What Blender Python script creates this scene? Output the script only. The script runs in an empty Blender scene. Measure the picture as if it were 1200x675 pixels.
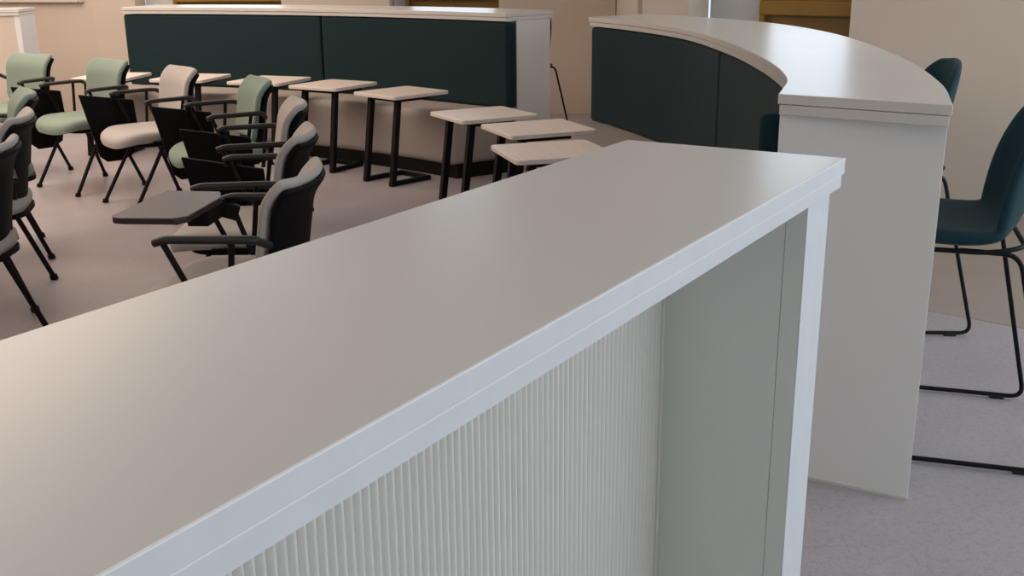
import bpy, bmesh, math, random
from mathutils import Vector, Matrix
S = bpy.context.scene
C = S.collection
random.seed(7)

# ------------------------------------------------------------------ camera
EYE = Vector((0, 0, 1.4)); FPX = 1256.0
_p, _r = math.radians(17.0), math.radians(-0.625)
_fw = Vector((0, math.cos(_p), -math.sin(_p))); _u0 = Vector((0, math.sin(_p), math.cos(_p))); _r0 = Vector((1, 0, 0))
_rt = math.cos(_r) * _r0 + math.sin(_r) * _u0
_up = -math.sin(_r) * _r0 + math.cos(_r) * _u0
cam = bpy.data.objects.new('camera', bpy.data.cameras.new('camera'))
cam.data.sensor_width = 36.0; cam.data.lens = FPX / 1200 * 36.0
cam.data.clip_start = 0.02
M = Matrix((_rt, _up, -_fw)).transposed().to_4x4(); M.translation = EYE
cam.matrix_world = M
C.objects.link(cam); S.camera = cam

# ------------------------------------------------------------------ light and exposure
S.view_settings.view_transform = 'Standard'; S.view_settings.look = 'None'
S.view_settings.gamma = 1.0; S.view_settings.use_curve_mapping = False
S.view_settings.exposure = 0.0
W = bpy.data.worlds.new('world'); S.world = W; W.use_nodes = True
W.node_tree.nodes['Background'].inputs[0].default_value = (0.75, 0.85, 1.0, 1)
W.node_tree.nodes['Background'].inputs[1].default_value = 1.0
WARM = (1.0, 0.80, 0.67); NEUT = (1.0, 0.91, 0.82); COOL = (0.74, 0.86, 1.0)
PANE_BACK = 2.3          # daylight in the far windows
FILL_FRONT = 2.4  # fill strength of the added window behind the camera
PANE_RIGHT = 4.6         # daylight in the big window of the right wall

def area(name, loc, sx, sy, power, col, rot=(0, 0, 0)):
    l = bpy.data.lights.new(name, 'AREA'); l.shape = 'RECTANGLE'; l.size = sx; l.size_y = sy
    l.energy = power; l.color = col
    o = bpy.data.objects.new(name, l); o.location = loc; o.rotation_euler = rot; C.objects.link(o); return o
area('ceiling_light_lounge', (-4.7, 6.5, 2.83), 4.8, 5.0, 235, WARM)
area('ceiling_light_back', (-3.6, 9.2, 2.83), 4.0, 1.4, 32, WARM)
area('ceiling_light_front', (-1.8, 1.2, 2.83), 3.0, 3.0, 20, NEUT)
area('ceiling_light_right', (2.2, 5.0, 2.83), 1.0, 1.0, 10, NEUT)

# ------------------------------------------------------------------ materials
def mat(name, col, rough=0.5, metal=0.0, var=0.0, scale=30.0, bump=0.0, bscale=200.0, spec=0.5, sheen=0.0, stretch=None):
    m = bpy.data.materials.new(name); m.use_nodes = True
    nt = m.node_tree; b = nt.nodes['Principled BSDF']
    b.inputs['Base Color'].default_value = (*col, 1); b.inputs['Roughness'].default_value = rough
    b.inputs['Metallic'].default_value = metal; b.inputs['Specular IOR Level'].default_value = spec
    if sheen: b.inputs['Sheen Weight'].default_value = sheen
    tc = nt.nodes.new('ShaderNodeTexCoord'); src = tc.outputs['Object']
    if stretch:
        mp = nt.nodes.new('ShaderNodeMapping'); mp.inputs['Scale'].default_value = stretch
        nt.links.new(src, mp.inputs[0]); src = mp.outputs[0]
    if var:
        n = nt.nodes.new('ShaderNodeTexNoise'); n.inputs['Scale'].default_value = scale; n.inputs['Detail'].default_value = 4
        r = nt.nodes.new('ShaderNodeValToRGB')
        r.color_ramp.elements[0].position = 0.3; r.color_ramp.elements[1].position = 0.7
        r.color_ramp.elements[0].color = (*[c * (1 - var) for c in col], 1)
        r.color_ramp.elements[1].color = (*[min(1, c * (1 + var)) for c in col], 1)
        nt.links.new(src, n.inputs['Vector']); nt.links.new(n.outputs['Fac'], r.inputs[0]); nt.links.new(r.outputs[0], b.inputs['Base Color'])
    if bump:
        n2 = nt.nodes.new('ShaderNodeTexNoise'); n2.inputs['Scale'].default_value = bscale
        bp = nt.nodes.new('ShaderNodeBump'); bp.inputs['Strength'].default_value = bump; bp.inputs['Distance'].default_value = 0.002
        nt.links.new(src, n2.inputs['Vector']); nt.links.new(n2.outputs['Fac'], bp.inputs['Height']); nt.links.new(bp.outputs[0], b.inputs['Normal'])
    return m
def emit(name, col, st):
    m = bpy.data.materials.new(name); m.use_nodes = True; nt = m.node_tree
    b = nt.nodes['Principled BSDF']; b.inputs['Base Color'].default_value = (0.1, 0.1, 0.1, 1); b.inputs['Roughness'].default_value = 0.1
    b.inputs['Emission Color'].default_value = (*col, 1); b.inputs['Emission Strength'].default_value = st
    return m
TOP = mat('white_laminate', (0.665, 0.65, 0.615), 0.28, var=0.02, scale=3, bump=0.03, bscale=120)
PANEL = mat('pale_laminate', (0.77, 0.78, 0.765), 0.5, var=0.015, scale=2)
EDGE = mat('white_edge_band', (0.70, 0.72, 0.73), 0.42, var=0.02, scale=20)
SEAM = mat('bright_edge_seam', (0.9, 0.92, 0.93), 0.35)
INNER = mat('grey_green_laminate', (0.69, 0.715, 0.66), 0.5, var=0.02, scale=3)
RIB = mat('fluted_white_panel', (0.72, 0.71, 0.655), 0.5)
TEAL = mat('dark_teal_fabric', (0.0068, 0.025, 0.029), 0.85, spec=0.25, var=0.12, scale=300, bump=0.25, bscale=500, sheen=0.04)
NAVY = mat('deep_teal_fabric', (0.003, 0.020, 0.027), 0.8, spec=0.2, var=0.12, scale=300, bump=0.2, bscale=500)
CHAIRTEAL = mat('teal_chair_fabric', (0.006, 0.036, 0.045), 0.8, spec=0.25, var=0.12, scale=260, bump=0.25, bscale=500, sheen=0.06)
BENCH = mat('taupe_bench_fabric', (0.36, 0.32, 0.285), 0.85, var=0.08, scale=240, bump=0.25, bscale=400)
SAGE = mat('sage_green_fabric', (0.225, 0.295, 0.24), 0.85, var=0.08, scale=240, bump=0.25, bscale=400)
GREIGE = mat('light_grey_fabric', (0.45, 0.42, 0.39), 0.85, var=0.06, scale=240, bump=0.25, bscale=400)
BLACK = mat('black_powder_coat', (0.004, 0.004, 0.0045), 0.5, spec=0.2)
SHELLM = mat('black_plastic', (0.004, 0.0035, 0.004), 0.6, spec=0.12, bump=0.2, bscale=300)
ARM = mat('black_arm_plastic', (0.014, 0.014, 0.014), 0.45, spec=0.35)
TABLET = mat('charcoal_tablet_laminate', (0.036, 0.028, 0.025), 0.42, spec=0.35)
MAPLE = mat('pale_maple_laminate', (0.82, 0.73, 0.65), 0.35, var=0.05, scale=6, stretch=(1, 8, 1))
MEDGE = mat('pale_maple_edge', (0.72, 0.64, 0.57), 0.45)
BRONZE = mat('bronze_brown_frame', (0.27, 0.15, 0.022), 0.4, var=0.12, scale=4)
BRONZED = mat('dark_bronze_panel', (0.19, 0.105, 0.016), 0.45, var=0.12, scale=4)
WALL = mat('beige_wall_paint', (0.64, 0.555, 0.465), 0.8, var=0.015, scale=1.5, bump=0.1, bscale=150)
NICHE = mat('white_window_reveal', (0.66, 0.68, 0.66), 0.7)
CEIL = mat('white_ceiling_paint', (0.75, 0.73, 0.70), 0.9)
GOLD = mat('brushed_brass_rod', (0.10, 0.075, 0.05), 0.4, metal=0.6)
PINB = mat('pinboard_felt', (0.50, 0.40, 0.33), 0.9, var=0.05, scale=100)
PAPER_A = mat('pink_paper', (0.62, 0.34, 0.34), 0.8); PAPER_B = mat('green_paper', (0.36, 0.42, 0.25), 0.8)
RUBBER = mat('black_rubber', (0.006, 0.006, 0.006), 0.7)
SCOTIA = mat('pale_sealant', (0.60, 0.60, 0.56), 0.5)
DAY_B = emit('daylit_glass', (0.76, 0.88, 1.0), PANE_BACK)
FILL_F = emit('fill_glass_front', (0.85, 0.92, 1.0), FILL_FRONT)
DAY_R = emit('daylit_glass_side', (0.78, 0.88, 1.0), PANE_RIGHT)

def floor_mat():
    m = bpy.data.materials.new('speckled_vinyl'); m.use_nodes = True; nt = m.node_tree; b = nt.nodes['Principled BSDF']
    tc = nt.nodes.new('ShaderNodeTexCoord')
    def noise(s, d): 
        n = nt.nodes.new('ShaderNodeTexNoise'); n.inputs['Scale'].default_value = s; n.inputs['Detail'].default_value = d
        nt.links.new(tc.outputs['Object'], n.inputs['Vector']); return n
    def ramp(n, p0, c0, p1, c1):
        r = nt.nodes.new('ShaderNodeValToRGB'); e = r.color_ramp.elements
        e[0].position = p0; e[0].color = (*c0, 1); e[1].position = p1; e[1].color = (*c1, 1)
        nt.links.new(n.outputs['Fac'], r.inputs[0]); return r
    a = ramp(noise(1.6, 6), 0.35, (0.365, 0.325, 0.335), 0.68, (0.425, 0.406, 0.428))
    s = ramp(noise(160, 2), 0.36, (0.86, 0.86, 0.86), 0.5, (1, 1, 1))
    s2 = ramp(noise(55, 2), 0.36, (0.90, 0.90, 0.91), 0.50, (1.0, 1.0, 1.0))
    def mul(x, y):
        k = nt.nodes.new('ShaderNodeMix'); k.data_type = 'RGBA'; k.blend_type = 'MULTIPLY'; k.inputs[0].default_value = 1
        nt.links.new(x, k.inputs[6]); nt.links.new(y, k.inputs[7]); return k.outputs[2]
    nt.links.new(mul(mul(a.outputs[0], s.outputs[0]), s2.outputs[0]), b.inputs['Base Color'])
    b.inputs['Roughness'].default_value = 0.33
    return m
FLOOR = floor_mat()

# ------------------------------------------------------------------ helpers
def link(name, me, m, parent=None, loc=None):
    o = bpy.data.objects.new(name, me); C.objects.link(o)
    if m is not None and len(me.materials) == 0: me.materials.append(m)
    if parent: o.parent = parent
    if loc: o.location = loc
    return o
def done(name, bm, m, parent=None, smooth=False, bevel=0.0, seg=2, loc=None, angle=40):
    bmesh.ops.recalc_face_normals(bm, faces=bm.faces)
    me = bpy.data.meshes.new(name); bm.to_mesh(me); bm.free()
    if smooth:
        for p in me.polygons: p.use_smooth = True
        try: me.set_sharp_from_angle(angle=math.radians(angle))
        except Exception: pass
    o = link(name, me, m, parent, loc)
    if bevel:
        b = o.modifiers.new('bevel', 'BEVEL'); b.width = bevel; b.segments = seg; b.limit_method = 'ANGLE'; b.angle_limit = math.radians(50)
    return o
def thing(name, label, cat, loc=(0, 0, 0), rz=0.0, group=None):
    o = bpy.data.objects.new(name, None); C.objects.link(o); o.empty_display_size = 0.1
    o.location = loc; o.rotation_euler = (0, 0, rz); o['label'] = label; o['category'] = cat
    if group: o['group'] = group
    return o
def tag(o, label, cat, group=None):
    o['label'] = label; o['category'] = cat
    if group: o['group'] = group
    return o
def struct(o):
    o['kind'] = 'structure'; return o
def bx(bm, x0, x1, y0, y1, z0, z1, mx=None):
    vs = [bm.verts.new((x, y, z)) for z in (z0, z1) for y in (y0, y1) for x in (x0, x1)]
    for f in ((0, 2, 3, 1), (4, 5, 7, 6), (0, 1, 5, 4), (2, 6, 7, 3), (0, 4, 6, 2), (1, 3, 7, 5)):
        bm.faces.new([vs[i] for i in f])
    if mx is not None:
        for v in vs: v.co = mx @ v.co
    return vs
def prism(bm, pts, z0, z1):
    a = [bm.verts.new((p[0], p[1], z0)) for p in pts]; b = [bm.verts.new((p[0], p[1], z1)) for p in pts]
    n = len(pts); bm.faces.new(a[::-1]); bm.faces.new(b)
    for i in range(n): bm.faces.new((a[i], a[(i + 1) % n], b[(i + 1) % n], b[i]))
def strip(bm, inner, outer, z0, z1):
    """curved slab between two matching plan curves"""
    n = len(inner); V = []
    for i in range(n):
        V.append([bm.verts.new((inner[i][0], inner[i][1], z0)), bm.verts.new((outer[i][0], outer[i][1], z0)),
                  bm.verts.new((outer[i][0], outer[i][1], z1)), bm.verts.new((inner[i][0], inner[i][1], z1))])
    for i in range(n - 1):
        for k in range(4):
            bm.faces.new((V[i][k], V[i][(k + 1) % 4], V[i + 1][(k + 1) % 4], V[i + 1][k]))
    bm.faces.new(V[0]); bm.faces.new(V[-1][::-1])
def tube(bm, pts, r, n=10, closed=False):
    pts = [Vector(p) for p in pts]; rings = []
    N = len(pts); ref = None
    for i, p in enumerate(pts):
        if closed: t = pts[(i + 1) % N] - pts[i - 1]
        else: t = pts[min(i + 1, N - 1)] - pts[max(i - 1, 0)]
        t.normalize()
        if ref is None: ref = Vector((0, 0, 1)) if abs(t.z) < 0.9 else Vector((1, 0, 0))
        a = (ref - t * ref.dot(t)).normalized(); b = t.cross(a); ref = a
        rings.append([bm.verts.new(p + r * (math.cos(2 * math.pi * k / n) * a + math.sin(2 * math.pi * k / n) * b)) for k in range(n)])
    for i in range(N if closed else N - 1):
        q, s = rings[i], rings[(i + 1) % N]
        for k in range(n): bm.faces.new((q[k], q[(k + 1) % n], s[(k + 1) % n], s[k]))
    if not closed: bm.faces.new(rings[0][::-1]); bm.faces.new(rings[-1])
def rounded(pts, r, seg=5):
    """round the inner corners of a 3-D polyline"""
    pts = [Vector(p) for p in pts]; out = [pts[0]]
    for i in range(1, len(pts) - 1):
        a, b, c = pts[i - 1], pts[i], pts[i + 1]
        d = min(r, (a - b).length * .45, (c - b).length * .45)
        p, q = b + (a - b).normalized() * d, b + (c - b).normalized() * d
        for k in range(seg + 1):
            t = k / seg; out.append((1 - t) ** 2 * p + 2 * t * (1 - t) * b + t * t * q)
    out.append(pts[-1]); return out
def bar(bm, p, q, w, h):
    """rectangular bar from p to q"""
    p, q = Vector(p), Vector(q); t = (q - p).normalized()
    ref = Vector((0, 0, 1)) if abs(t.z) < .9 else Vector((0, 1, 0))
    a = t.cross(ref).normalized(); b = a.cross(t).normalized()
    vs = []
    for o in (p, q):
        for s1, s2 in ((-1, -1), (1, -1), (1, 1), (-1, 1)): vs.append(bm.verts.new(o + a * s1 * w / 2 + b * s2 * h / 2))
    bm.faces.new(vs[0:4][::-1]); bm.faces.new(vs[4:8])
    for k in range(4): bm.faces.new((vs[k], vs[(k + 1) % 4], vs[4 + (k + 1) % 4], vs[4 + k]))
def spline(P, n):
    """n points evenly spread on a Catmull-Rom curve through P (2-D)"""
    P = [Vector((p[0], p[1])) for p in P]; Q = [P[0] * 2 - P[1]] + P + [P[-1] * 2 - P[-2]]; d = []
    for i in range(1, len(Q) - 2):
        for k in range(24):
            t = k / 24
            d.append(0.5 * ((2 * Q[i]) + (Q[i + 1] - Q[i - 1]) * t + (2 * Q[i - 1] - 5 * Q[i] + 4 * Q[i + 1] - Q[i + 2]) * t * t + (-Q[i - 1] + 3 * Q[i] - 3 * Q[i + 1] + Q[i + 2]) * t ** 3))
    d.append(P[-1]); L = [0]
    for a, b in zip(d, d[1:]): L.append(L[-1] + (b - a).length)
    out = []; j = 0
    for k in range(n):
        s = L[-1] * k / (n - 1)
        while j < len(L) - 2 and L[j + 1] < s: j += 1
        t = (s - L[j]) / max(1e-9, L[j + 1] - L[j]); out.append(d[j].lerp(d[j + 1], min(1, t)))
    return out
def offset(P, d):
    """shift a plan curve sideways (positive = to the right of travel)"""
    out = []
    for i, p in enumerate(P):
        t = (P[min(i + 1, len(P) - 1)] - P[max(i - 1, 0)]).normalized(); out.append(p + Vector((t.y, -t.x)) * d)
    return out
def superell(a, b, e=4.0, n=40):
    out = []
    for k in range(n):
        t = 2 * math.pi * k / n; c, s = math.cos(t), math.sin(t)
        out.append((a * math.copysign(abs(c) ** (2 / e), c), b * math.copysign(abs(s) ** (2 / e), s)))
    return out
def slab(bm, outline, prof, warp=None):
    """stack scaled outlines: prof = [(scale, z), ...] from below to above"""
    rings = []
    for sc, z in prof:
        rings.append([bm.verts.new((x * sc, y * sc, z + (warp(x * sc, y * sc) if warp else 0))) for x, y in outline])
    n = len(outline)
    for q, s in zip(rings, rings[1:]):
        for k in range(n): bm.faces.new((q[k], q[(k + 1) % n], s[(k + 1) % n], s[k]))
    bm.faces.new(rings[0][::-1]); bm.faces.new(rings[-1])
def sheet(bm, nu, nv, fn, thick, fade=0.0):
    """closed curved pad: fn(u,v) -> point, thickened towards its back normal (approx. -y)"""
    G = [[Vector(fn(-1 + 2 * i / nu, j / nv)) for i in range(nu + 1)] for j in range(nv + 1)]
    def nrm(j, i):
        du = G[j][min(i + 1, nu)] - G[j][max(i - 1, 0)]; dv = G[min(j + 1, nv)][i] - G[max(j - 1, 0)][i]
        return du.cross(dv).normalized()
    A = [[bm.verts.new(G[j][i]) for i in range(nu + 1)] for j in range(nv + 1)]
    B = [[bm.verts.new(G[j][i] + nrm(j, i) * thick * (1 - fade * j / nv)) for i in range(nu + 1)] for j in range(nv + 1)]
    for j in range(nv):
        for i in range(nu):
            bm.faces.new((A[j][i], A[j][i + 1], A[j + 1][i + 1], A[j + 1][i])); bm.faces.new((B[j][i], B[j + 1][i], B[j + 1][i + 1], B[j][i + 1]))
    for i in range(nu):
        bm.faces.new((A[0][i], B[0][i], B[0][i + 1], A[0][i + 1])); bm.faces.new((A[nv][i], A[nv][i + 1], B[nv][i + 1], B[nv][i]))
    for j in range(nv):
        bm.faces.new((A[j][0], A[j + 1][0], B[j + 1][0], B[j][0])); bm.faces.new((A[j][nu], B[j][nu], B[j + 1][nu], A[j + 1][nu]))
def subsurf(o, lv=1):
    s = o.modifiers.new('subsurf', 'SUBSURF'); s.levels = lv; s.render_levels = lv; return o
def copy_tree(o, parent=None):
    c = o.copy(); C.objects.link(c)
    if parent: c.parent = parent
    for ch in list(o.children): copy_tree(ch, c)
    return c
def face_dir(fx, fy):          # rotation that turns local +y towards (fx, fy)
    return math.atan2(-fx, fy)

# ------------------------------------------------------------------ room shell
bm = bmesh.new(); bx(bm, -10, 5.2, -4.2, 13.0, -0.1, 0.0); struct(done('floor', bm, FLOOR))
bm = bmesh.new(); bx(bm, -10, 5.2, -4.2, 13.0, 2.9, 3.0); struct(done('ceiling', bm, CEIL))
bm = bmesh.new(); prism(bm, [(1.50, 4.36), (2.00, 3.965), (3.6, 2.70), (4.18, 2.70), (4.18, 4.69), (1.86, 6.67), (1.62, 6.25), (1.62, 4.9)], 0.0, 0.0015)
FLOORREFL = mat('brown_painted_reflection', (0.33, 0.285, 0.24), 0.4, var=0.05, scale=3); struct(done('floor_reflection_1', bm, FLOORREFL))  # thin sheet, its brown painted in as the wall's reflection on the floor
def wall_frame(P, D):          # local x along the wall, local y into the wall (away from the room)
    D = Vector(D).normalized(); N = Vector((-D.y, D.x))
    return Matrix(((D.x, N.x, 0, P[0]), (D.y, N.y, 0, P[1]), (0, 0, 1, 0), (0, 0, 0, 1)))
def window(i, F, s0, s1, deep):
    """bronze frame with stepped bottom rails and a daylit pane, set in a niche"""
    root = bpy.data.objects.new('window_%d' % i, None); C.objects.link(root); root.matrix_world = F; struct(root)
    y = deep
    b = bmesh.new(); bx(b, s0, s1, y - .02, y + .06, 1.135, 1.20); bx(b, s0, s1, y - .02, y + .06, 2.42, 2.50)
    for s in (s0, s1 - .06): bx(b, s, s + .06, y - .02, y + .06, 1.20, 2.42)
    done('frame', b, BRONZE, root, bevel=.004)
    b = bmesh.new(); bx(b, s0, s1, y - .035, y + .06, 1.045, 1.135); done('bottom_rail', b, BRONZE, root, bevel=.006)
    b = bmesh.new(); bx(b, s0, s0 + .035, y - .03, y + .06, .66, 1.045); bx(b, s0, s1, y - .03, y + .06, .62, .66); done('panel_frame', b, BRONZE, root, bevel=.004)
    b = bmesh.new(); bx(b, s0 + .03, s1, y + .01, y + .05, .64, 1.05); done('lower_panel', b, BRONZED, root)
    b = bmesh.new(); bx(b, s0 + .05, s1 - .05, y + .02, y + .04, 1.19, 2.43); done('pane', b, DAY_B, root)
def niche_wall(name, F, length, niches, deep=.25):
    """wall with full-height window niches: niches = [(start, end)]"""
    b = bmesh.new(); s = 0
    for a, e in niches:
        bx(b, s, a, 0, deep, 0, 2.9, F); s = e
    bx(b, s, length, 0, deep, 0, 2.9, F)
    struct(done(name, b, WALL))
    b = bmesh.new()
    for a, e in niches: bx(b, a - .02, e + .02, deep + .061, deep + .16, 0, 2.9, F)
    struct(done(name + '_recess', b, NICHE))
    return
F1 = wall_frame((-3.98, 10.6), (4.98, -.4))
niche_wall('wall_back', F1, 4.98, [(.42, 1.84), (2.87, 3.90)])
window(1, F1, .705, 1.83, .25); window(2, F1, 2.985, 3.89, .25)
F3 = wall_frame((.905, 7.505), (.76, -.65))
niche_wall('wall_back_right', F3, 4.3, [(.365, 1.475)])
window(3, F3, .76, 1.47, .25)
Fr = wall_frame((1.02, 10.4), (-.115, -2.9)); bm = bmesh.new(); bx(bm, 0, 2.75, -.02, .1, 0, 2.9, Fr); struct(done('wall_back_return', bm, WALL))
FL = wall_frame((-8.6, 11.9), (4.62, -1.3)); bm = bmesh.new(); bx(bm, 0, 4.8, 0, .2, 0, 2.9, FL); struct(done('wall_back_left', bm, WALL))
bm = bmesh.new(); bx(bm, -9.0, -8.8, -4, 12, 0, 2.9); struct(done('wall_left', bm, WALL))
bm = bmesh.new(); bx(bm, -9, -.6, -4.0, -3.8, 0, 2.9); bx(bm, 2.86, 5, -4.0, -3.8, 0, 2.9); bx(bm, -.6, 2.86, -4.0, -3.8, 0, .85); bx(bm, -.6, 2.86, -4.0, -3.8, 2.5, 2.9); struct(done('wall_front', bm, WALL))
bm = bmesh.new(); bx(bm, 4.2, 4.4, -4, 5.0, 0, .75); bx(bm, 4.2, 4.4, -4, 5.0, 2.55, 2.9); bx(bm, 4.2, 4.4, -4, -.9, .75, 2.55); bx(bm, 4.2, 4.4, 4.3, 5.0, .75, 2.55)
struct(done('wall_right', bm, WALL))
root = bpy.data.objects.new('window_4', None); C.objects.link(root); struct(root)
bm = bmesh.new()
for y in (-.9, .81, 2.52, 4.24): bx(bm, 4.24, 4.32, y, y + .06, .75, 2.55)
bx(bm, 4.24, 4.32, -.9, 4.3, .75, .81); bx(bm, 4.24, 4.32, -.9, 4.3, 2.49, 2.55); done('frame', bm, BRONZE, root, bevel=.004)
bm = bmesh.new(); bx(bm, 4.285, 4.30, -.88, 4.28, .77, 2.53); done('pane', bm, DAY_R, root)

root = bpy.data.objects.new('window_5', None); C.objects.link(root); struct(root)  # unseen window, added to light the surfaces that face the camera
bm = bmesh.new()
for x in (-.6, 1.1, 2.8): bx(bm, x, x + .06, -3.84, -3.78, .85, 2.5)
bx(bm, -.6, 2.86, -3.84, -3.78, .85, .91); bx(bm, -.6, 2.86, -3.84, -3.78, 2.44, 2.5); done('frame', bm, BRONZE, root, bevel=.004)
bm = bmesh.new(); bx(bm, -.58, 2.84, -3.82, -3.80, .87, 2.48); done('pane', bm, FILL_F, root)

t = thing('pinboard', 'wall pinboard with coloured papers above the far left counter', 'noticeboard')
t.matrix_world = wall_frame((-8.6, 11.9), (4.62, -1.3))
bm = bmesh.new(); bx(bm, 2.2, 4.70, -.03, -.002, 1.085, 2.2); done('felt_panel', bm, PINB, t)
bm = bmesh.new(); bx(bm, 2.2, 4.70, -.055, -.002, 1.06, 1.09); bx(bm, 4.68, 4.71, -.055, -.002, 1.06, 2.2); bx(bm, 2.2, 4.70, -.055, -.002, 2.18, 2.2); done('frame', bm, MEDGE, t, bevel=.003)
bm = bmesh.new(); bx(bm, 3.62, 3.85, -.034, -.030, 1.10, 1.42); done('paper', bm, PAPER_A, t)
bm = bmesh.new(); bx(bm, 3.88, 4.06, -.034, -.030, 1.105, 1.40); done('paper', bm, PAPER_B, t)

# ------------------------------------------------------------------ near counter
U = Vector((.532, .847)).normalized(); Wd = Vector((U.y, -U.x))
OR = Vector((.227, 2.078))     # far back corner of the top; +x local = towards the front edge, -y local = towards the camera
t = thing('bar_counter', 'straight white bar counter in the foreground with fluted white front panel', 'counter')
t.matrix_world = Matrix(((Wd.x, U.x, 0, OR.x), (Wd.y, U.y, 0, OR.y), (0, 0, 1, 0), (0, 0, 0, 1)))
ZT = 1.064; LEN = 3.1; WID = .421
bm = bmesh.new(); bx(bm, 0, WID, -LEN, 0, ZT - .0262, ZT); done('top_board', bm, TOP, t, bevel=.0015)
bm = bmesh.new(); bx(bm, .002, WID - .002, -LEN, -.003, ZT - .052, ZT - .0272); done('lower_board', bm, EDGE, t, bevel=.0012)
bm = bmesh.new(); bx(bm, WID - .0006, WID + .0012, -LEN, 0, ZT - .026, ZT - .0015); bx(bm, .0, WID, -.0006, .0012, ZT - .026, ZT - .0015); done('edge_band', bm, EDGE, t)
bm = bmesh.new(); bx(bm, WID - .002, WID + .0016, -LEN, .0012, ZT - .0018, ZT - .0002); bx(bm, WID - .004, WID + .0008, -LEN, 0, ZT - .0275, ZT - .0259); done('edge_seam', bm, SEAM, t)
YP = -.163; PT = .121          # end panel inner face and thickness
# end panel: inner grey-green skin, front post edge, outer skin
bm = bmesh.new(); bx(bm, .03, WID - .046, YP, YP + PT, 0, ZT - .052); done('end_panel', bm, INNER, t, bevel=.001)
bm = bmesh.new(); bx(bm, WID - .0455, WID - .0115, YP, YP + PT, 0, ZT - .052); done('edge_post', bm, INNER, t, bevel=.0015)
bm = bmesh.new(); bx(bm, WID - .0115, WID - .010, YP + .0, YP + PT, 0, ZT - .052); done('post_edge_band', bm, EDGE, t)
bm = bmesh.new(); n = 6; P = .0156; rows = []
NF = int((LEN - .17) / P)
for k in range(NF):
    for j in range(n):
        a = math.pi * j / n
        rows.append((WID - .265 + .0085 * math.sin(a), YP - .012 - P * (k + j / n)))
rows.append((WID - .265, YP - .012 - P * NF))
pts = rows + [(WID - .285, rows[-1][1]), (WID - .285, YP - .012)]
a = [bm.verts.new((p[0], p[1], .0)) for p in pts]; b = [bm.verts.new((p[0], p[1], ZT - .052)) for p in pts]
for i in range(len(pts)): bm.faces.new((a[i], a[(i + 1) % len(pts)], b[(i + 1) % len(pts)], b[i]))
done('fluted_panel', bm, RIB, t, smooth=True, angle=50)
bm = bmesh.new(); bx(bm, WID - .285, WID - .2555, YP - .012, YP, 0, ZT - .052); done('corner_trim', bm, RIB, t, bevel=.002)
bm = bmesh.new(); bx(bm, .03, .05, -LEN + .02, YP, 0, ZT - .052); done('back_panel', bm, PANEL, t)

# ------------------------------------------------------------------ curved counter on the right
def counter(label, inn, out, end_dir, z=1.064, flip=False):
    t = thing('curved_bar_counter', label, 'counter')
    m = len(inn)
    b = bmesh.new(); strip(b, inn, out, z - .026, z); done('top_board', b, TOP, t, bevel=.002, smooth=True)
    i2 = [p.lerp(q, .012) for p, q in zip(inn, out)]; o2 = [q.lerp(p, .012) for p, q in zip(inn, out)]
    b = bmesh.new(); strip(b, i2, o2, z - .053, z - .0275); done('lower_board', b, TOP, t, bevel=.002, smooth=True)
    i3 = [p.lerp(q, .27) for p, q in zip(inn, out)]; i4 = [p.lerp(q, .33) for p, q in zip(inn, out)]
    b = bmesh.new(); strip(b, i3[2:-2], i4[2:-2], 0, z - .053); done('back_panel', b, PANEL, t, smooth=True)
    return t
inn = spline([(.691, 2.783), (.741, 2.934), (.803, 3.146), (.859, 3.505), (.898, 3.995), (.915, 4.643), (.869, 5.511), (.690, 6.215), (.486, 6.734)], 60)
out = spline([(1.042, 2.532), (1.185, 2.974), (1.338, 3.65), (1.455, 4.50), (1.488, 5.2), (1.42, 5.87), (1.25, 6.375), (1.056, 6.80), (.901, 7.135)], 60)
t = counter('curved white bar counter at the right with teal chairs tucked behind it', inn, out, None)
def end_panel(t, p, q, back, z, th=.045):
    """upright panel under the counter end from plan point p to q, thickened towards 'back'"""
    p, q, k = Vector(p), Vector(q), Vector(back).normalized() * th
    b = bmesh.new(); prism(b, [p, q, q + k, p + k], 0, z); return done('end_panel', b, PANEL, t, bevel=.0015)
end_panel(t, (.700, 2.789), (1.057, 2.588), (.30, .95), 1.011)
bm = bmesh.new(); p, q = Vector((.700, 2.789)), Vector((1.057, 2.588)); d = (q - p).normalized(); nn = Vector((d.y, -d.x)) * .006
prism(bm, [p + nn, q + nn, q, p], 0, .008); done('floor_sealant', bm, SCOTIA, t)
end_panel(t, inn[-1].lerp(out[-1], .27), out[-1].lerp(inn[-1], .04), (.3, -1), 1.011)

def bench(label, front, back, segs, z_seat=.43, z_pad=1.005, group=None, navy=None):
    t = thing('curved_bench', label, 'bench')
    fi = [p.lerp(q, .06) for p, q in zip(front, back)]
    b = bmesh.new(); strip(b, fi, [q + (q - p).normalized() * .08 for p, q in zip(front, back)], 0, .085); done('plinth', b, BLACK, t)
    n = len(front)
    b = bmesh.new(); strip(b, front, [q + (q - p).normalized() * .06 for p, q in zip(front, back)], .085, z_seat)
    done('seat', b, BENCH, t, bevel=.045, seg=5, smooth=True)
    for a, e in segs:
        f = back[a:e + 1]; k = [q + (q - p).normalized() * .085 for p, q in zip(front, back)][a:e + 1]
        f = list(f); k = list(k)
        f[0] = f[0].lerp(f[1], .06); k[0] = k[0].lerp(k[1], .06); f[-1] = f[-1].lerp(f[-2], .06); k[-1] = k[-1].lerp(k[-2], .06)
        b = bmesh.new(); strip(b, f, k, z_seat + .003, z_pad); done('backrest', b, TEAL, t, bevel=.02, seg=4, smooth=True)
    return t
back = offset(inn, .014)[3:]; front = offset(inn, -.37)[3:]
NB = len(back)
t = bench('taupe seated bench with teal padded back along the curved right counter', front, back, [(0, 27), (27, NB - 1)])
e0 = inn[0]; e1 = (inn[1] - inn[0]).normalized(); r1 = Vector((e1.y, -e1.x))
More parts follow.
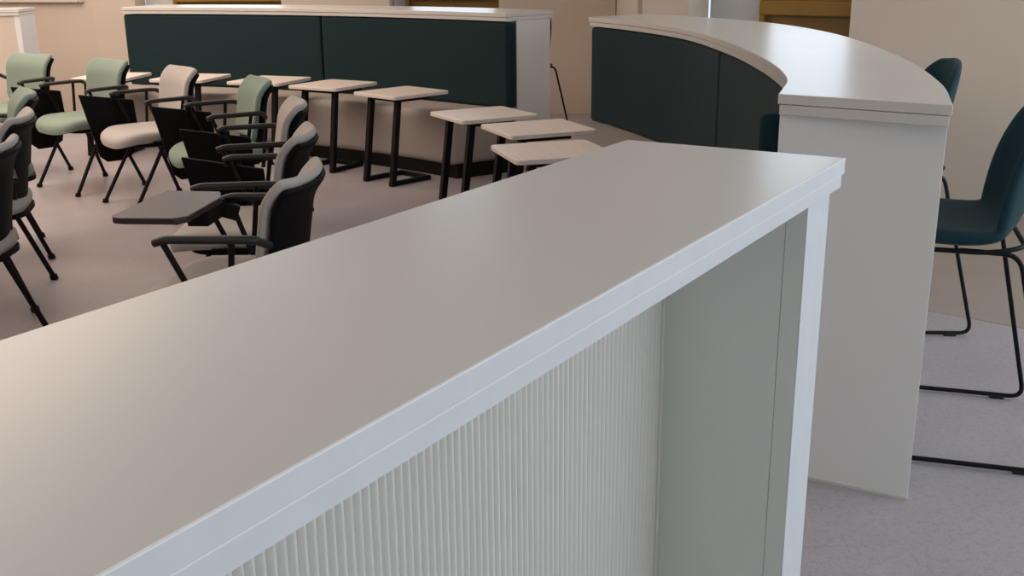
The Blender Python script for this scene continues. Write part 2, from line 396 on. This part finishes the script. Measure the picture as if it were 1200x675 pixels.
bm = bmesh.new(); prism(bm, [e0 + e1 * .055 - r1 * .05, e0 + e1 * .055 + r1 * .05, e0 + e1 * .13 + r1 * .05, e0 + e1 * .13 - r1 * .05], .435, 1.003)
o = done('end_cushion', bm, NAVY, t, bevel=.02, seg=4, smooth=True); o['label'] = 'darker navy end cushion'

# ------------------------------------------------------------------ far counter and bench
cx, cy, R0 = -4.804, 2.667, 6.668
A0, A1 = math.atan2(7.318 - cy, -.020 - cx), math.atan2(9.141 - cy, -3.198 - cx)
def arc(r, n=50, a0=A0, a1=A1): return [Vector((cx + r * math.cos(a0 + (a1 - a0) * k / (n - 1)), cy + r * math.sin(a0 + (a1 - a0) * k / (n - 1)))) for k in range(n)]
inn2 = arc(R0)
fo = spline([(.310, 7.75), (-.10, 8.17), (-.7, 8.62), (-1.5, 9.1), (-2.3, 9.42), (-3.06, 9.64)], 50)
t = counter('long curved white bar counter at the back with dark teal bench back', inn2, fo, None)
end_panel(t, (.050, 7.425), (.288, 7.743), (-.75, .66), 1.011)
end_panel(t, inn2[-1] + Vector((.03, .12)), fo[-1] + Vector((.03, -.03)), (1, -.3), 1.011)
back2 = offset(inn2, .012)
bk = [p for p in back2]
fr = spline([(-.376, 7.085), (-.74, 7.42), (-1.05, 7.67), (-1.5, 7.99), (-2.0, 8.22), (-2.5, 8.40), (-3.10, 8.62)], 50)
t = bench('taupe bench with long dark teal padded back below the far counter', fr, bk, [(0, 24), (24, 49)])

# left counter, seen end-on
t = thing('bar_counter', 'pale bar counter at the far left edge behind the sage chair', 'counter')
Fc = Matrix.Translation((-3.98, 8.99, 0)) @ Matrix.Rotation(math.radians(5), 4, 'Z')
t.matrix_world = Fc
bm = bmesh.new(); bx(bm, -2.2, 0, 0, .40, 1.038, 1.064); bx(bm, -2.2, -.004, .003, .397, 1.011, 1.0365); done('top_board', bm, TOP, t, bevel=.002)
bm = bmesh.new(); bx(bm, -.05, -.006, .015, .385, 0, 1.011); done('end_panel', bm, PANEL, t, bevel=.0015)
bm = bmesh.new(); bx(bm, -2.2, -.05, .015, .05, 0, 1.011); o = done('front_panel', bm, WALL, t)

# ------------------------------------------------------------------ side tables
def make_table():
    t = thing('side_table', 'x', 'table')
    def rr(a, b, r, n=5):
        o = []
        for sx, sy, q in ((1, 1, 0), (-1, 1, 1), (-1, -1, 2), (1, -1, 3)):
            for k in range(n + 1):
                an = math.pi / 2 * (q + k / n); o.append((sx * (a - r) + r * math.cos(an), sy * (b - r) + r * math.sin(an)))
        return o
    b = bmesh.new(); prism(b, rr(.22, .235, .03), .563, .585); top = done('table_top', b, MAPLE, t, bevel=.003, smooth=True)
    # local y = towards the bench; legs stand near the front edge and lean back a little
    for s in (-1, 1):
        b = bmesh.new(); bar(b, (s * .135, -.215, .0), (s * .135, -.14, .563), .036, .036); done('leg', b, BLACK, t, bevel=.002)
        b = bmesh.new(); bar(b, (s * .135, -.235, .015), (s * .135, .10, .015), .03, .03); done('base_rail', b, BLACK, t, bevel=.002)
        b = bmesh.new(); bar(b, (s * .135, -.155, .55), (s * .135, .12, .55), .03, .026); done('top_rail', b, BLACK, t, bevel=.002)
    b = bmesh.new(); bar(b, (-.15, .09, .015), (.15, .09, .015), .03, .03); done('base_crossbar', b, BLACK, t, bevel=.002)
    b = bmesh.new(); bar(b, (-.15, -.14, .55), (.15, -.14, .55), .03, .026); done('top_crossbar', b, BLACK, t, bevel=.002)
    return t
TG = 'pale wooden side tables along the benches'
tabs = [((-3.06, 8.38), (.12, .99), 'pale wooden side table farthest left, beside the sage chair back'),
        ((-2.41, 8.22), (.24, .97), 'pale wooden side table behind the light grey chair in the back row'),
        ((-1.76, 7.96), (.36, .93), 'pale wooden side table just behind the sage chair nearest the far bench'),
        ((-1.24, 7.62), (.52, .85), 'pale wooden side table standing below the seam of the far bench back'),
        ((-.715, 7.12), (.70, .71), 'pale wooden side table alone in front of the far bench, fifth from left'),
        ((-.15, 6.02), (.88, .48), 'pale wooden side table before the free end of the far bench'),
        ((.14, 5.48), (.925, .38), 'pale wooden side table in the middle of the three nearest the foreground counter'),
        ((.19, 4.79), (.96, .28), 'pale wooden side table half hidden by the foreground counter edge')]
proto = make_table()
for i, (p, d, lab) in enumerate(tabs):
    o = proto if i == 0 else copy_tree(proto)
    o.location = (p[0], p[1], 0); o.rotation_euler.z = face_dir(*d); o['label'] = lab; o['group'] = TG

# ------------------------------------------------------------------ conference chairs with writing tablets
def bezel_back(u, v, wide, z0, z1, drop, yo):
    hw = wide * (.90 + .13 * v)
    zt = z0 + (z1 - z0) * v
    if v > .9: hw *= 1 - .05 * ((v - .9) / .1) ** 2
    if v < .15: hw *= 1 - .12 * ((.15 - v) / .15) ** 2
    zz = zt - drop * abs(u) ** 4 * max(0, v - .6) / .4
    y = -.165 - .055 * v - .055 * max(0, (v - .72) / .28) ** 2 + .045 * u * u + yo
    return (hw * u, y, zz)
def make_chair(fabric, tablet):
    t = thing('conference_chair', 'x', 'chair')
    def warp(x, y):
        return -.030 * max(0, (y - .10) / .15) ** 2 - .012 * max(0, 1 - (x * x + y * y) / .03) + .012 * (x / .24) ** 2
    b = bmesh.new(); slab(b, superell(.245, .245, 3.6), [(.80, .395), (.97, .40), (1, .425), (.985, .447), (.92, .460), (.7, .465), (.35, .465)], warp)
    for v in b.verts: v.co.y += .04
    done('seat', b, fabric, t, smooth=True, angle=70)
    b = bmesh.new(); slab(b, superell(.215, .21, 3.6), [(.8, .375), (1, .385), (1, .402)])
    bar(b, (-.245, .03, .395), (.245, .03, .395), .04, .02); bar(b, (-.245, -.10, .395), (.245, -.10, .395), .04, .02)
    for s in (-1, 1): bar(b, (s * .235, -.15, .405), (s * .235, .10, .405), .022, .022)
    done('seat_pan', b, SHELLM, t, smooth=True)
    b = bmesh.new(); sheet(b, 18, 18, lambda u, v: bezel_back(u, v, .212, .485, .788, -.010, 0), -.030)
    o = subsurf(done('backrest', b, fabric, t, smooth=True, angle=180))
    b = bmesh.new(); sheet(b, 18, 18, lambda u, v: bezel_back(u, v * .945, .211, .42, .788, -.010, -.028), -.022)
    o = subsurf(done('back_shell', b, SHELLM, t, smooth=True, angle=180))
    for s in (-1, 1):
        b = bmesh.new(); bar(b, (s * .13, -.12, .395), (s * .13, -.175, .43), .02, .02); bar(b, (s * .13, -.172, .425), (s * .13, -.178, .50), .018, .014); done('back_bracket', b, BLACK, t, bevel=.002)
        for y0, y1 in ((.03, .255), (-.07, -.215)):
            b = bmesh.new(); tube(b, [(s * (.235 if y0 > 0 else .20), y0, .40), (s * .25, y1, .012)], .0115, 10)
            tube(b, [(s * .2495, y1 * .985, .022), (s * .251, y1 * 1.01, 0)], .018, 10)
            done('leg', b, BLACK, t, smooth=True)
        # arm pad with two slanting struts
        b = bmesh.new(); pts = rounded([(s * .228, -.175, .625), (s * .285, -.145, .655), (s * .29, -.10, .657), (s * .29, .11, .655), (s * .29, .14, .645)], .04)
        tube(b, pts, .0125, 10)
        for v in b.verts: v.co.x = s * .29 + (v.co.x - s * .29) * 1.35 if abs(v.co.x) > .27 else v.co.x
        arm = done('armrest', b, ARM, t, smooth=True)
        b = bmesh.new(); tube(b, [(s * .29, .115, .645), (s * .255, .02, .405)], .0095, 8); done('strut', b, BLACK, arm, smooth=True)
        b = bmesh.new(); tube(b, [(s * .29, -.085, .650), (s * .252, -.05, .41)], .0095, 8); done('strut', b, BLACK, arm, smooth=True)
    if tablet == 'folded':
        pts = [(.315, .655), (-.01, .600), (-.02, .45), (.02, .27), (.09, .235), (.19, .235), (.23, .27)]
        b = bmesh.new(); A = [b.verts.new((.318, y, z)) for y, z in pts]; B = [b.verts.new((.340, y, z)) for y, z in pts]
        b.faces.new(A); b.faces.new(B[::-1])
        for k in range(len(pts)): b.faces.new((A[k], A[(k + 1) % len(pts)], B[(k + 1) % len(pts)], B[k]))
        tb = done('writing_tablet', b, SHELLM, t, bevel=.006, seg=3)
        b = bmesh.new(); bar(b, (.29, .11, .63), (.32, .11, .60), .05, .03); done('hinge', b, BLACK, tb, bevel=.003)
    elif tablet == 'open':
        pts = [(.29, .33), (-.075, .355), (-.105, .34), (-.115, .31), (-.115, .15), (-.085, .115), (.19, .105), (.28, .14)]
        b = bmesh.new(); prism(b, pts, .655, .675); tb = done('writing_tablet', b, TABLET, t, bevel=.005, seg=3)
        b = bmesh.new(); bx(b, .09, .27, .12, .19, .60, .655); bar(b, (.27, .14, .62), (.29, .09, .60), .05, .05); done('hinge', b, BLACK, tb, bevel=.004)
    return t
RC = (-5.6, 3.7)               # the rows curve about this point and face it
OG, IG = 'tablet chairs in the outer curved row', 'tablet chairs in the inner curved row'
chairs = [
    ((-4.06, 8.33), SAGE, 'folded', OG, 'sage green tablet chair cut off by the left edge of the frame', None),
    ((-3.35, 7.73), SAGE, 'folded', OG, 'sage green tablet chair farthest left whole, before the pale left counter', None),
    ((-2.60, 7.19), SAGE, 'folded', OG, 'sage green tablet chair second in the back row, left of the light grey one', None),
    ((-1.95, 6.58), GREIGE, 'folded', OG, 'light grey tablet chair between two sage green chairs in the back row', None),
    ((-1.33, 5.88), SAGE, 'folded', OG, 'sage green tablet chair in the middle, right of the light grey one', None),
    ((-.945, 4.88), GREIGE, 'folded', OG, 'light grey tablet chair beside the middle sage one, farthest of three seen from behind', None),
    ((-.755, 4.00), GREIGE, 'folded', OG, 'light grey tablet chair in the middle of three seen from behind', None),
    ((-.610, 3.20), GREIGE, 'open', OG, 'light grey tablet chair nearest the counter with its dark writing tablet swung open', (-.997, .08)),
    ((-2.39, 5.40), SAGE, 'none', IG, 'sage green chair of the left group, behind the two light grey chairs', None),
    ((-2.05, 4.56), GREIGE, 'none', IG, 'light grey chair of the left group with its black shell back turned to us', None),
    ((-1.80, 3.76), GREIGE, 'none', IG, 'light grey chair nearest at the left edge, mostly cut off', None)]
protos = {}
for B, fab, tab, grp, lab, fd in chairs:
    f = Vector(fd) if fd else (Vector(RC) - Vector(B)).normalized()
    key = (fab.name, tab)
    if key in protos: o = copy_tree(protos[key])
    else: o = protos[key] = make_chair(fab, tab)
    q = Vector(B) + f * .24
    o.location = (q.x, q.y, 0); o.rotation_euler.z = face_dir(f.x, f.y); o['label'] = lab; o['group'] = grp

# ------------------------------------------------------------------ teal counter chairs on sled bases
def make_sled():
    t = thing('counter_chair', 'x', 'chair')
    prof = [(.255, .585, .17), (.235, .613, .205), (.15, .620, .228), (.02, .604, .238), (-.10, .602, .236), (-.175, .624, .228), (-.225, .685, .218), (-.25, .765, .216), (-.265, .85, .212), (-.280, .94, .192), (-.288, .995, .152), (-.292, 1.024, .095)]
    NU, NV = 12, len(prof) - 1
    def fn(u, v):
        y, z, w = prof[round(v * NV)]
        k = min(1, max(0, (z - .61) / .10)) if y < -.1 else 0
        k *= 1 - .75 * max(0, (z - .88) / .18)
        c = abs(u) ** 2.4
        lift = max(0, 1 - max(0, z - .60) / .09)
        return (w * u, y + .085 * c * k, z + .040 * c * lift)
    b = bmesh.new(); sheet(b, NU, NV, fn, -.052, .55); subsurf(done('shell', b, CHAIRTEAL, t, smooth=True, angle=180), 2)
    for s in (-1, 1):
        path = rounded([(s * .21, .02, .618), (s * .222, .14, .618), (s * .285, .25, .012), (s * .285, -.35, .012), (s * .222, -.205, .618), (s * .21, -.05, .618)], .045, 6)
        b = bmesh.new(); tube(b, path, .0072, 10); o = done('sled_leg', b, BLACK, t, smooth=True, angle=180)
        for y in (-.27, .17):
            b = bmesh.new(); bx(b, s * .285 - .010, s * .285 + .010, y - .022, y + .022, 0, .012); done('glide', b, RUBBER, o, bevel=.002)
    b = bmesh.new(); tube(b, rounded([(-.212, .20, .618), (-.222, -.13, .618), (-.19, -.222, .632), (.19, -.222, .632), (.222, -.13, .618), (.212, .20, .618)], .06), .0072, 10)
    tube(b, [(-.21, .14, .578), (.21, .14, .578)], .0072, 10); done('seat_frame', b, BLACK, t, smooth=True, angle=180)
    return t
sp = make_sled()
for i, (p, f, lab) in enumerate([((1.255, 3.085), (-.955, .295), 'dark teal chair on black sled base at the right edge, seat and legs in view'),
                                 ((1.43, 4.19), (-.998, .06), 'dark teal chair behind the curved counter with only its back top and one leg showing'),
                                 ((.045, 8.34), (-.66, -.75), 'teal chair hidden behind the far counter end with a sliver of back showing')]):
    o = sp if i == 0 else copy_tree(sp)
    o.location = (p[0], p[1], 0); o.rotation_euler.z = face_dir(*f); o['label'] = lab; o['group'] = 'teal sled base counter chairs'
